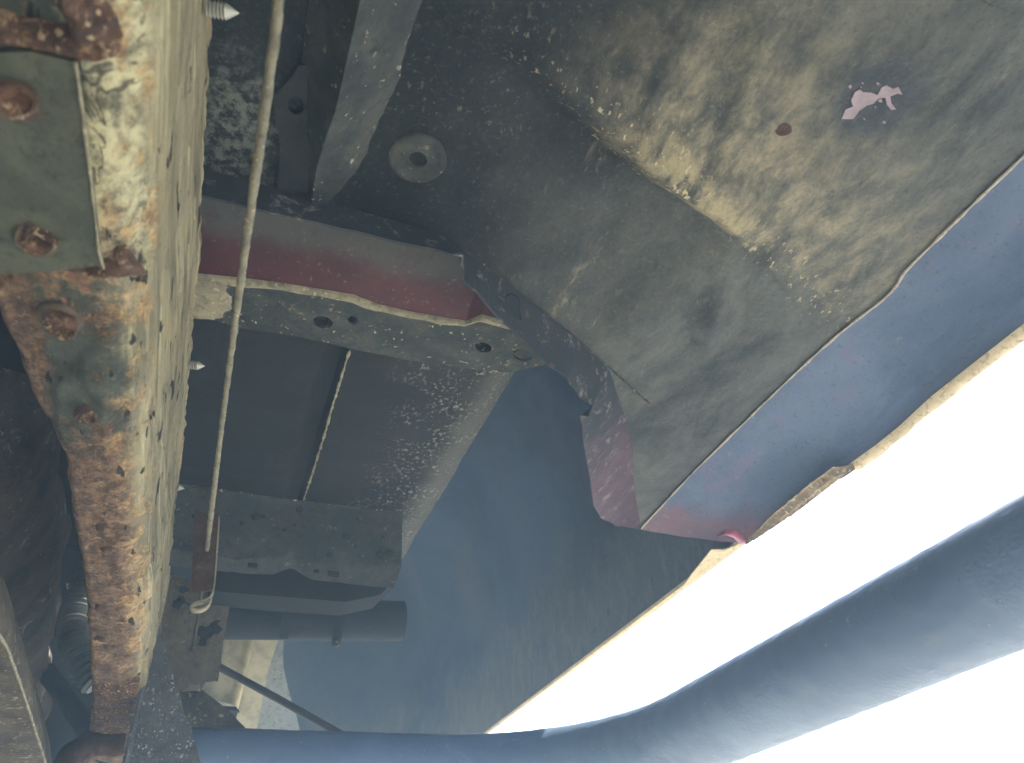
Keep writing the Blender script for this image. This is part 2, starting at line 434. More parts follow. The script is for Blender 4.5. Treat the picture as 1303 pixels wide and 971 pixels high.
def mat_ground():
    n = NT('pale_gravel')
    a = n.noise(2, 8, .7); b = n.noise(60, 6, .7)
    col = n.mix(srgb(178, 172, 158), srgb(200, 194, 180), n.ramp(a, .35, .65))
    col = n.mix(col, srgb(134, 128, 116), n.ramp(b, .56, .7)); n.bump(b, .01)
    return n.done(col, .9, 0, .2)

F_FLOOR, F_RAIL, F_MAR, F_MAREDGE = mat_floor(), mat_rail(), mat_maroon(), mat_maroon_edge()
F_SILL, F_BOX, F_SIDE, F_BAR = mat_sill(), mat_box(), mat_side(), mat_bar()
F_FLANGE = grimy('flange_dusty', (36, 42, 42), (64, 66, 60), (116, 110, 92), 34, (176, 168, 140), .62, bd=.001)
F_SANDY = grimy('flange_sandy', (122, 118, 98), (156, 147, 118), (92, 90, 78), 60, (182, 170, 136), .58, bd=.0014)
F_WEDGE = grimy('stiffener_coat', (38, 43, 43), (70, 71, 66), (26, 30, 32), 26, (160, 154, 138), .64, bd=.0014)
F_DARK = grimy('dark_coat', (22, 27, 30), (36, 39, 40), (48, 46, 42), 24, bd=.0008)
F_LIP = grimy('bracket_coat', (46, 52, 54), (66, 66, 62), (54, 46, 43), 26, (104, 102, 92), .63, bd=.0014)
F_RUST = grimy('rust_flaky', (66, 50, 42), (108, 78, 60), (152, 122, 92), 80, (190, 164, 128), .56, fine=300, bd=.0022, lo3=.54)
F_RUSTDK = grimy('rust_dark', (66, 48, 42), (84, 60, 50), (98, 92, 84), 60, bd=.0014)
F_BOLT = grimy('bolt_rust', (72, 62, 54), (104, 88, 72), (158, 148, 128), 90, bd=.0012)
F_CABLE = grimy('cable_sheath', (98, 94, 80), (132, 126, 104), (72, 66, 56), 60, (190, 180, 150), .62, fine=320, bd=.0006)
F_BLACKGLOSS = grimy('black_tar_paint', (64, 65, 66), (82, 82, 81), (104, 102, 96), 60, (196, 194, 186), .58, rough=.28, fine=260, bd=.0022, spec=.6)  # pale flecks paint in the specular sparkle of the gloss
F_CREAM = simple('cream_paint', (226, 214, 178), .6)
F_PALE = grimy('pale_grey_plate', (150, 156, 156), (172, 176, 174), (126, 132, 134), 18, (200, 204, 200), .66, rough=.55, bd=.0005)
F_MUD = grimy('muddy_plate', (56, 50, 42), (92, 82, 64), (46, 40, 34), 24, (150, 138, 110), .58, bd=.0012)
F_GEAR = grimy('gearbox_cast', (40, 36, 34), (80, 64, 52), (140, 136, 126), 12, (130, 124, 108), .66, bd=.0018)
F_PIPE = grimy('pipe_grey', (18, 24, 30), (30, 36, 42), (44, 45, 45), 12, bd=.0006)
F_TAN = grimy('seam_bead_tan', (170, 156, 126), (196, 180, 146), (140, 124, 104), 60, bd=.0006)
F_GOLD = grimy('edge_bounce_gold', (204, 180, 138), (222, 198, 154), (166, 138, 108), 40, (220, 200, 160), .6, bd=.0008)  # sun bounce off the ground painted as the gold of the edges
F_SEAM = grimy('seam_bright', (186, 172, 152), (206, 192, 170), (170, 140, 136), 60, bd=.0005)
F_BRKT = grimy('bracket_muddy', (78, 72, 62), (100, 92, 78), (52, 49, 46), 30, (150, 142, 122), .64, bd=.0014)
F_TORN = grimy('torn_crust', (150, 128, 100), (194, 170, 130), (100, 80, 74), 40, (214, 198, 160), .56, bd=.001)  # tones lightened to paint in the lit highlights of the crust
F_PINK = simple('pink_paint_edge', (160, 80, 100), .4, .5)
F_FLAKE = simple('pink_primer', (150, 134, 140), .6)
F_BLACK = simple('black_void', (26, 28, 30), .9, .2)
F_ZINC = simple('zinc_screw', (160, 158, 146), .4, .6, .3)
F_ROD = simple('dark_rod', (58, 56, 54), .5, .4)
F_HOSE = simple('corrugated_hose', (92, 94, 90), .6, .4)
F_WHITE = simple('body_outer_paint', (120, 60, 66), .4, .5)

# ------------------------------------------------------------------ ground
MB().poly([Vector((-GROUND, -GROUND, 0)), Vector((GROUND, -GROUND, 0)), Vector((GROUND, GROUND, 0)), Vector((-GROUND, GROUND, 0))]).build('ground', mat_ground())['kind'] = 'structure'

# ================================================================== vehicle body
body = thing('vehicle_body', 'weathered maroon car body seen from below with undersealed floor and open sill', 'vehicle body')
ZF = .45
# --- front floor: a pressed sheet whose rear edge follows a cranked fold line
fold_px = [(252, 212), (400, 252), (520, 286), (548, 292), (589.5, 317), (631, 347), (687, 392), (714, 414), (759, 453), (776, 472), (784, 497), (798, 538), (805, 567), (806, 610), (812, 659), (817, 673)]
fold = [at(u, v, z=ZF) for u, v in fold_px]
fold[-1].x = .512
fold = [Vector((-1.2, fold[0].y, ZF + HC)), Vector((-.12, fold[0].y, ZF + HC))] + fold
def floor_z(x, y):
    p = Vector((x, y)) - RIDGE0; d = p.dot(RN); t = p.dot(RT) / (RIDGE1 - RIDGE0).length
    win = (.35 + .65 * sst(-.1, .4, t)) * sst(-.5, 0, t) * (1 - sst(.85, 1.05, t))
    wob = .012 * noise.noise(Vector((x * 14, y * 14, 2)))
    d += wob * .5
    h = win * (.030 * sst(-.003, .020, d) * math.exp(-max(0, d) / .09) - .013 * math.exp(-(abs(d + .004) / .030) ** 1.3))
    h += .0035 * noise.noise(Vector((x * 9, y * 9, 5))) + .0014 * fbm((x, y, 1), 28, 4)
    # crease dents near the outer rear
    for (cx, cy, ax, ay, s, hh) in DENTS:
        q = Vector((x - cx, y - cy)); la = q.x * ax + q.y * ay; lb = -q.x * ay + q.y * ax
        h += hh * math.exp(-(la / s) ** 2 - (lb / (s * .22)) ** 2)
    # dish round the bare spot
    q = (Vector((x, y)) - SPOT).length; h += .004 * math.exp(-(q / .03) ** 2)
    edge = min(1, max(0, (.50 - x) / .03))
    return ZF + h * edge
s0 = at(1117, 128, z=ZF); SPOT = Vector((s0.x, s0.y))
DENTS = []
for (u, v, a, s, hh) in [(905, 405, 1.2, .05, -.006), (880, 440, .8, .05, .005), (770, 300, 1.25, .05, .003), (960, 80, 1.1, .06, -.004), (690, 440, .6, .04, .003), (1040, 330, .9, .07, .004), (850, 520, .8, .04, -.003)]:
    p = at(u, v, z=ZF); DENTS.append((p.x, p.y, math.cos(a), math.sin(a), s, hh))
rows = []
fp = path_lin(fold[1:], 200)
xs = [-1.2 + .09 * i for i in range(12)]
for x in xs: rows.append([Vector((x, lerp(-2.6, fold[0].y, j / 12), ZF + HC)) for j in range(13)])
mb = MB().grid(rows)
rows = []
NV = 190
for p in fp:
    row = []
    for j in range(NV + 1):
        t = j / NV; y = lerp(.12, p.y, t)
        fade = 1 - sst(p.y - .03, p.y, y)
        row.append(Vector((p.x, y, HC + ZF + (floor_z(p.x, y) - ZF) * fade)))
    rows.append(row)
mb.grid(rows)
mb.grid([[Vector((p.x, y, HC + ZF)) for y in (-2.6, -.6, 0, .12)] for p in fp])
floor_pan = mb.build('floor_pan', F_FLOOR, body, label='dirty dark underseal floor sheet with muddy pressed ridge')
# --- turned-down flange along the fold
low_px = [(252, 247), (400, 282), (520, 310), (556, 318), (589, 325), (591, 357), (609, 372), (623, 392), (640, 411), (667, 433), (698, 463), (720, 480), (727, 492), (740, 508), (755, 515), (750, 531), (740, 533), (743, 558), (752, 610), (756, 644), (765, 660), (784, 669), (817, 674)]
top_idx = [(252, 212), (400, 252), (520, 286), (548, 292), (575, 308), (595, 321), (615, 335), (631, 347), (655, 366), (687, 392), (714, 414), (740, 436), (759, 453), (768, 462), (776, 472), (782, 488), (784, 497), (798, 538), (805, 567), (806, 610), (812, 650), (814, 662), (817, 673)]
drops = [.030] * 5 + [.034] * 5 + [.036] * 5 + [.038, .040, .042, .042, .040, .03, .018, .002]
top = [at(u, v, z=ZF) for u, v in top_idx]; low = [at(u, v, z=ZF - d) for (u, v), d in zip(low_px, drops)]
rows = [[lerp(a, b, t) + Vector((fbm(lerp(a, b, t), 40) * .0012, 0, fbm(lerp(a, b, t), 35) * .0012 * (1 if t < 1 else 0))) for t in (0, .15, .3, .45, .6, .75, .9, 1)] for a, b in zip(top, low)]
fl = []
for r0, r1 in zip(rows, rows[1:]):
    for k in range(4): fl.append([lerp(a, b, k / 4) for a, b in zip(r0, r1)])
fl.append(rows[-1])
for i, r in enumerate(fl):
    for j, p in enumerate(r):
        if 0 < j: r[j] = p + Vector((0, 0, .0016 * fbm(p, 60, 4)))
flange = MB().grid(fl).build('floor_flange', F_MAREDGE, floor_pan, solid=.0018, label='turned down edge of the floor, grey at one end and maroon at the other')
bead = MB().tube(smooth_path([at(u, v, z=ZF - .001) for u, v in [(589, 317), (631, 347), (687, 392), (714, 414), (759, 453), (798, 489), (826, 513)]], 120), lambda t: .0008 * (.5 + t * .8), 7, jit=.0010, jscale=170)
bead.build('sealer_bead', F_FLANGE, floor_pan)
# hooked wire clip on the flange
clip = [at(u, v, z=ZF - .022) for u, v in [(643, 379), (648, 374), (656, 376), (661, 384), (662, 395), (663, 406)]]
MB().tube(smooth_path(clip, 24), .0012, 7).build('wire_clip', F_DARK, flange)
# --- round drain plug
pc = at(531, 208, z=ZF); pc.z = HC + floor_z(pc.x, pc.y)
mb = MB().lathe(pc, (0, 0, -1), [(.0205, -.003), (.0205, .0012), (.0195, .0022), (.0165, .0026), (.0125, .0018), (.0090, .0014), (.0072, .0022), (.0066, .0024), (.006, .001), (.006, -.004)], 40, .0004)
plug = mb.build('drain_plug', F_FLANGE, floor_pan, label='round washer shaped plug with a dark centre hole')
MB().lathe(pc, (0, 0, -1), [(.0062, -.0005), (.0045, -.001), (.003, -.004), (.0001, -.004)], 20, .0006).build('plug_hole', F_BLACK, plug)
# small drain hole and its rusty rim, pink primer flakes of the bare spot
hc = at(997, 165, z=ZF); hc.z = HC + floor_z(hc.x, hc.y)
MB().lathe(hc, (0, 0, -1), [(.0052, -.001), (.0050, .0009), (.0038, .0012), (.002, .0010), (.0001, .0010)], 16, .0016).build('drain_hole', F_RUSTDK, floor_pan)
def flake(px):
    pts = [at(u, v, z=ZF) for u, v in px]
    for p in pts: p.z = HC + floor_z(p.x, p.y) - .0011
    MB().prism(pts, (0, 0, .0014)).build('paint_flake', F_FLAKE, floor_pan, smooth=False)
flake([(1071, 152), (1076, 140), (1086, 136), (1083, 128), (1088, 118), (1095, 115), (1099, 119), (1110, 119), (1117, 122), (1122, 112), (1128, 109), (1136, 113), (1143, 110), (1148, 120), (1142, 119), (1130, 124), (1118, 126), (1112, 133), (1104, 135), (1094, 141), (1086, 152)])
flake([(1127, 124), (1133, 122), (1134, 131), (1140, 139), (1134, 140), (1129, 134)])

for k in range(9):
    u0, v0 = random.uniform(1066, 1160), random.uniform(104, 158); a0 = random.uniform(0, 6); r0 = random.uniform(1.2, 3.2)
    flake([(u0 + r0 * random.uniform(.6, 1.5) * math.cos(a0 + q), v0 + r0 * random.uniform(.5, 1.1) * math.sin(a0 + q)) for q in (0, 1, 2.1, 3.1, 4.2, 5.3)])

# --- wedge shaped stiffener below the floor
rid = [(458.5, 0, .405), (427, 140, .412), (413, 180, .420), (403, 213.5, .430), (394, 275, .444)]
rgt = [(538.6, 0, .447), (503.6, 107, .447), (473.5, 173.5, .447), (457, 213.5, .447), (402, 278, .446)]
lft = [(393, 0, .449), (383, 83, .449), (386, 150, .449), (388, 230, .449), (390, 268, .448)]
ext = lambda L: [at(u, v, z=z) for u, v, z in L]
rl, rr_, rm = ext(lft), ext(rgt), ext(rid)
for L in (rl, rr_, rm): L.insert(0, L[0] + Vector((0, -.5, 0)))
def densify(L, n): return path_lin(L[:2], 8)[:-1] + path_lin(L[1:], n)
rl, rm, rr_ = densify(rl, 60), densify(rm, 60), densify(rr_, 60)
rows = []
for a, b, c in zip(rl, rm, rr_):
    row = [lerp(a, b, t / 8) for t in range(8)] + [lerp(b, c, t / 14) for t in range(15)]
    rows.append([p + Vector((0, 0, .0016 * fbm(p, 55, 4))) + (Vector((.002 * fbm(p, 40, 3), 0, 0)) if k == 22 else Vector()) for k, p in enumerate(row)])
MB().grid(rows).build('floor_stiffener', F_WEDGE, body, angle=35, label='pointed channel under the floor with one dark and one scuffed grey face')
tab = [at(u, v, z=ZF - .006) for u, v in [(350, 120), (373, 97), (381, 83), (398, 83), (398, 246), (387, 245), (352, 238.5), (357, 180), (347, 147)]]
plate_with_holes(tab, [ell(at(377, 135, z=ZF - .006), Vector((.0055, 0, 0)), Vector((0, .0065, 0)), 16)], 'mounting_tab', F_DARK, body, .003)

# --- crossmember: maroon face and its turned flange with holes
ZX = .47; YX = at(420, 375, z=ZX).y
botl = [(200, 350), (250, 352), (310, 358), (370, 366), (420, 374), (450, 379), (480, 391), (520, 400), (560, 407), (592, 412), (612, 404), (640, 411), (690, 422)]
rows = []
bp = path_lin([at(u, v, z=ZX) for u, v in botl], 220)
for p in bp:
    row = []
    for t in range(15):
        s = t / 14
        q = Vector((p.x, lerp(p.y, .44, s), p.z + .040 * s + .01 * s * s))
        row.append(q + Vector((0, .0012 * fbm(q, 30, 3), 0)))
    rows.append(row)
cross = MB().grid(rows).build('crossmember', F_MAR, body, label='maroon painted cross panel, dusty along its upper part')
edge = [(200, 400), (250, 405), (268, 404), (280, 410), (305, 417), (340, 422), (390, 431), (440, 442), (480, 451), (520, 458), (580, 467), (632, 474), (650, 474), (672, 469), (700, 462)]
outer = [at(u, v, z=ZX) for u, v in edge] + [at(u, v, z=ZX) for u, v in reversed(botl)]
hol = []
for u, v, a, b in [(411, 410, 12.5, 7.5), (449, 408, 7, 5.5), (615, 442, 10.5, 6), (665, 452, 12, 7)]:
    c = at(u, v, z=ZX); hol.append(ell(c, at(u + a, v + a * .12, z=ZX) - c, at(u, v + b, z=ZX) - c, 20))
def dsp(co):
    return co + Vector((0, 0, .0011 * fbm(co, 45, 4)))
flg = plate_with_holes(outer, hol, 'cross_flange', F_FLANGE, cross, .0025, dsp, label='dusty grey flange with four holes')
# crusty bend between face and flange, and the sandy left end
rows = []
for p in bp:
    ww = .0065 + .004 * noise.noise(p * 40)
    rows.append([p + Vector((0, lerp(-.003, ww, t / 9), .0012 * (t == 0) - (.0022 + .0012 * fbm(p + Vector((0, t * .02, 0)), 110, 3)) * math.sin(math.pi * t / 9) + (.0012 if t == 9 else 0))) for t in range(10)])
MB().grid(rows).build('mud_crust', F_SANDY, cross)
sand = [[lerp(at(u, 351 + (u - 200) * .06, z=ZX - .0018), at(u + 0, 403 + (u - 200) * .09, z=ZX - .0015), t / 10) for t in range(11)] for u in range(200, 304, 6)]
for i, r in enumerate(sand):
    for j, p in enumerate(r): r[j] = p + Vector((0, 0, .0016 * fbm(p, 90, 4) + .003 * sst(12, 17, i) + (.002 if j in (0, 10) else 0)))
MB().grid(sand).build('mud_crust', F_SANDY, cross)

# --- rear floor box with groove, rounded outer edge
ZB = .48; Y0, Y1 = .555, 1.10; KB = .48 / .43
prof = [(-.6 / KB, .9), (-.6 / KB, ZB), (-.2, ZB), (-.1, ZB), (0, ZB), (.04, ZB), (.052, ZB + .001), (.056, ZB + .010), (.062, ZB + .016), (.071, ZB + .016), (.0745, ZB + .001), (.078, ZB), (.10, ZB), (.12, ZB), (.14, ZB), (.16, ZB), (.18, ZB), (.197, ZB)]
prof += [(.197 + .040 * math.sin(R(a)), ZB + .040 - .040 * math.cos(R(a))) for a in (8, 16, 24, 32, 40, 48, 56, 64, 72, 80, 90)] + [(.237, .55), (.237, .9)]
prof = [(x * KB, z) for x, z in prof]
rows = []
for i in range(121):
    y = lerp(Y0, Y1, i / 120)
    sk = (y - .58) * .012
    row = []
    for x, z in prof:
        q = Vector((x + (sk if .03 < x < .1 else 0), y, z + HC))
        q += Vector((0.0018 * fbm(q, 30, 3) if x > .19 else 0, 0, (.0016 * fbm(q, 26, 4) + .002 * noise.noise(q * 9)) if z < .6 else 0)); row.append(q)
    rows.append(row)
mb = MB().grid(rows)
mb.poly([Vector((x, Y1, z + HC)) for x, z in prof])
mb.poly([Vector((x, Y0, z + HC)) for x, z in prof])
box = mb.build('rear_floor', F_BOX, body, label='dark rear floor pan with a long groove and speckled corroded outer edge')
sp = [at(445, 446, z=ZB - .001), at(428, 500, z=ZB - .001), at(408, 570, z=ZB - .001), at(385, 640, z=ZB - .001)]
MB().tube(smooth_path(sp, 90), .0011, 7, jit=.0016, jscale=190).build('groove_seam', F_SANDY, box)
# --- hanging rear bracket with notch and slots
YL = .893
tl = [(214, 616), (231, 619), (300, 628), (385, 640), (450, 647), (512, 654)]
ml = [(214, 697), (228, 699), (300, 712), (352, 709), (375, 699), (400, 716), (450, 719), (511, 720)]
ll = [(214, 719), (230, 721), (300, 729), (347, 731), (371, 723), (397, 738), (450, 744), (500, 749)]
A = path_lin([at(u, v, y=YL) for u, v in tl], 70); B = path_lin([at(u, v, y=YL + .004) for u, v in ml], 70); D = path_lin([at(u, v, y=YL + .016) for u, v in ll], 70)
rows = []
for a, b, d in zip(A, B, D):
    row = [lerp(a, b, t / 16) for t in range(16)] + [lerp(b, d, t / 6) for t in range(7)]
    rows.append([p + Vector((0, .0022 * fbm(p, 60, 4) + (-.0025 if t == 0 else 0), 0)) for t, p in enumerate(row)])
brk = MB().grid(rows).build('rear_crossmember', F_LIP, body, solid=.002, angle=35, label='hanging dark cross plate with a notch in its lower edge')
rim = MB().tube([p + Vector((0, -.003, .0)) for p in A], .0011, 7, jit=.0014, jscale=190); rim.build('top_edge', F_FLANGE, brk)
for u, v, a, b in [(321.5, 719, 6, 2.6), (403, 726.5, 3, 2), (424, 729.5, 7.5, 3)]:
    c = at(u, v, y=YL + .002); ax = at(u + a, v + a * .1, y=YL + .002) - c; bx = at(u, v + b, y=YL + .002) - c
    MB().prism([c - ax - bx, c + ax - bx, c + ax + bx, c - ax + bx], (0, .004, 0)).build('slot', F_BLACK, brk, smooth=False)
for k in range(16):
    u = random.uniform(240, 500); v = random.uniform(640, 700) + (u - 240) * .05
    c = at(u, min(v, 706), y=YL - .0006); r = random.uniform(.002, .0062)
    MB().lathe(c, (0, -1, 0), [(r, 0), (r * .8, r * .28), (r * .35, r * .4), (.0002, r * .42)], 9, .0009).build('tar_blister', F_DARK, brk)
# stepped box below the bracket
mb = MB()
q = [at(u, v, y=.98) for u, v in [(268, 722), (345, 722), (372, 712), (506, 735), (484, 757), (440, 766), (352, 759), (268, 752)]]
mb.prism(q, (0, .05, 0)); mb.build('rear_box', F_BLACK, body, smooth=False)

# --- inner sill
ZT, ZL = .4470, .3775
def ytrace(px, z):
    P = sorted([at(u, v, z=z) for u, v in px], key=lambda p: p.y)
    def f(y):
        if y <= P[0].y: return P[0].x
        for a, b in zip(P, P[1:]):
            if y <= b.y: return lerp(a.x, b.x, (y - a.y) / max(1e-6, b.y - a.y))
        return P[-1].x
    return f
seam_px = [(1303, 200), (1250, 250), (1200, 299), (1160, 338), (1149, 350), (1143, 364), (1120, 386), (1080, 415), (1030, 459), (960, 526), (880, 604), (817, 672)]
low_sill_px = [(1303, 419), (1240, 468), (1190, 507), (1150, 544), (1120, 568), (1085, 593), (1040, 626), (985, 661), (946, 690)]
SX0, SX1 = ytrace(seam_px, ZT), ytrace(low_sill_px, ZL)
def sill_pt(s, y, bow=0.0):
    x = lerp(SX0(y), SX1(y), s); z = lerp(ZT, ZL, s)
    return Vector((x, y, z + HC)) + Vector((.77, 0, .63)) * (.007 * math.sin(math.pi * s) + bow)
ytop_end = at(817, 673, z=ZT).y; ylow_end = at(946, 690, z=ZL).y
rows = []
for i in range(161):
    t = i / 160; row = []
    for j in range(25):
        s = j / 24
        ye = lerp(ytop_end, ylow_end, min(1, s * 1.0)) + .012 * math.sin(math.pi * s) 
        y = lerp(-2.6, ye, 1 - (1 - t) ** 2.2)
        p = sill_pt(s, y)
        e_ = math.sin(math.pi * s)
        p += (Vector((-.0030, 0, -.004)) * noise.noise(p * 8) + Vector((-.0010, 0, -.001)) * fbm(p, 30, 4)) * e_
        row.append(p)
    rows.append(row)
sill = MB().grid(rows).build('inner_sill', F_SILL, body, solid=.0015, label='inner sill panel, glare blue in its colour, with maroon traces at its end')
# bright seam along floor and sill
sl = [at(u, v, z=ZT) for u, v in seam_px]; sl.insert(0, sl[0] + Vector((0, -.6, 0)))
sl = path_lin(sl[:2], 30)[:-1] + smooth_path(sl[1:], 160, 1)
rows = [[p + Vector((-.0012, 0, .003)), p + Vector((-.0018, 0, .0008 + .0006 * fbm(p, 60))), p + Vector((.0004, 0, -.0014 + .0008 * fbm(p, 50))), p + Vector((.003, 0, -.001))] for p in sl]
MB().tube([p + Vector((-.0008, 0, -.0002)) for p in sl], .0013, 8, jit=.0008, jscale=60).build('seam_lip', F_SEAM, sill)
# lower edge of the sill, sun bounce painted in gold, torn and curled near its end
def lower_edge(px, wid, zb, jit, seed, fade=True):
    P = [at(u, v, z=zb) for u, v in px]
    return P
P = [at(u, v, z=ZL - .0005) for u, v in low_sill_px[:6]]; P.insert(0, P[0] + Vector((0, -1.2, 0)))
P = path_lin(P[:2], 20)[:-1] + path_lin(P[1:], 90)
rows = []
for p in P:
    ww = .0085 + .003 * noise.noise(p * 25)
    p = p + Vector((-.0012, 0, -.0022))
    rows.append([p + Vector((-.003, 0, .0035)), p + Vector((-.0003, 0, -.0002)), p + Vector((ww * .5, 0, -.0022 + .001 * fbm(p, 60))), p + Vector((ww, 0, -.0012 + .0012 * fbm(p, 50))), p + Vector((ww + .001, 0, .003))])
MB().grid(rows).build('sill_edge', F_GOLD, sill)
tor0 = [(1086, 590), (1078, 592), (1060, 594), (1044, 606), (1030, 616), (1005, 637), (985, 653), (962, 676), (948, 689)]
tor1 = [(1088, 598), (1084, 601), (1066, 612), (1052, 622), (1040, 632), (1012, 653), (988, 669), (966, 683), (950, 691)]
A = path_lin([at(u, v, z=ZL - .002) for u, v in tor0], 90); B = path_lin([at(u, v, z=ZL - .007) for u, v in tor1], 90)
rows = []
for a, b in zip(A, B):
    row = []
    for t in range(13):
        c = t / 12; q = lerp(a, b, c)
        fold_ = .0035 * math.sin(c * 9 + noise.noise(Vector((a.y * 14, 0, 0))) * 3) * math.sin(math.pi * c)
        rag = .0016 * fbm(Vector((a.y * 90, t, 3)), 1, 3) * (1 if t in (0, 12) else .3)
        row.append(q + Vector((rag, 0, fold_ + .0008 * fbm(q, 160, 3) + rag)))
    rows.append(row)
MB().grid(rows).build('torn_edge', F_TORN, sill, angle=80, label='torn curled crust of the sill edge')
ua = path_lin([at(u, v, z=ZL + .004) for u, v in [(913, 679), (922, 674), (933, 674), (944, 679), (950, 684)]], 24)
ub = path_lin([at(u, v, z=ZL - .003) for u, v in [(913, 682), (924, 681), (933, 684), (940, 691), (949, 692)]], 24)
rows = [[lerp(a, b, t / 8) + Vector((-.002, -.002, -.0026)) * math.sin(math.pi * t / 8) for t in range(9)] for a, b in zip(ua, ub)]
MB().grid(rows).build('folded_corner', F_PINK, sill, label='bright pink folded corner of the sill')

# --- outer body side, seen from inside behind the sill, sweeping round the rear
XO, ZO = .572, .384
plan = [Vector((XO, .60, 0)), Vector((XO, 1.0, 0)), Vector((XO, 1.40, 0)), Vector((XO, 1.78, 0)), Vector((.56, 1.98, 0)), Vector((.50, 2.16, 0)), Vector((.36, 2.30, 0)), Vector((.1, 2.36, 0)), Vector((-.6, 2.38, 0)), Vector((-1.2, 2.38, 0))]
plan = smooth_path(plan, 140, 2)
rows = []
for p in plan:
    row = []
    for j in range(31):
        s = j / 30; z = ZO + s * .60
        inward = .26 * max(0, (s - .25) / .75) ** 2
        d = lerp(Vector((-1, 0, 0)), Vector((-p.x, 1.6 - p.y, 0)).normalized() * .6, sst(1.5, 2.2, p.y))
        q = Vector((p.x, p.y, z + HC)) + d * inward
        q += Vector((.002 * noise.noise(q * 3), 0, 0)) * sst(0, .2, s)
        if j == 0: q.z += .0016 * fbm(q, 22, 3)
        row.append(q)
    rows.append(row)
side = MB().grid(rows).build('side_panel', F_SIDE, body, solid=.0015, label='inside of the outer body panel, glare blue in its colour, behind the sill')
le = [(950, 688), (905, 712), (840, 762), (760, 825), (690, 880), (640, 920), (612, 941)]
P = path_lin([at(u, v, z=ZO) for u, v in le], 140)
rows = []
for p in P:
    ww = .009 * (1 - .5 * sst(.9, 1.5, p.y)) + .002 * noise.noise(p * 18)
    rows.append([Vector((XO - .002, p.y, HC + ZO + .003)), Vector((XO - .001, p.y, HC + ZO - .001)), Vector((XO + ww * .5, p.y, HC + ZO - .0022 + .0008 * fbm(p, 60))), Vector((XO + ww, p.y, HC + ZO - .0006 + .001 * fbm(p, 50))), Vector((XO + ww + .001, p.y, HC + ZO + .004))])
MB().grid(rows).build('panel_edge', F_GOLD, side)
tabp = [at(u, v, z=ZO - .001) for u, v in [(905, 700), (920, 700), (944, 692), (938, 699), (905, 722), (868, 748), (880, 731)]]
MB().prism(tabp, (0, 0, .0015)).build('edge_tab', F_GOLD, side, smooth=False)
# outer skin and cabin floor above: keep daylight off the space between the panels
mb = MB()
mb.prism([Vector((.584, -2.6, HC + .405)), Vector((.590, -2.6, HC + .402)), Vector((.62, -2.6, HC + .6)), Vector((.62, -2.6, HC + 1.0)), Vector((.615, -2.6, HC + 1.0)), Vector((.612, -2.6, HC + .6))], (0, 4.5, 0))
mb.build('outer_skin', F_WHITE, body, smooth=False)
mb = MB()
for (xa, ya, xb, yb) in [(-1.25, -2.6, .62, 1.42), (-1.25, 1.42, .23, 2.5), (.38, 1.42, .62, 2.5), (.23, 1.72, .38, 2.5)]:  # unseen gap left open, invented to let sun onto the cream mount
    mb.prism([Vector((xa, ya, HC + .95)), Vector((xb, ya, HC + .95)), Vector((xb, yb, HC + .95)), Vector((xa, yb, HC + .95))], (0, 0, .02))
mb.build('upper_floor', F_DARK, body, smooth=False)
mb = MB(); mb.prism([Vector((-1.2, 1.78, HC + .02)), Vector((-.045, 1.78, HC + .02)), Vector((-.045, 1.78, HC + .95)), Vector((-1.2, 1.78, HC + .95))], (0, .02, 0))
mb.build('shade_sheet', F_BLACK, body, smooth=False)  # added dark sheet standing in for the deep shade behind the hose
mb = MB(); mb.prism([Vector((-1.25, -2.6, HC + .12)), Vector((-1.22, -2.6, HC + .12)), Vector((-1.22, -2.6, HC + .96)), Vector((-1.25, -2.6, HC + .96))], (0, 5.1, 0))
mb.build('far_side_light_block', F_WHITE, body, smooth=False)  # unseen far side, hung unnaturally low to block light from the left

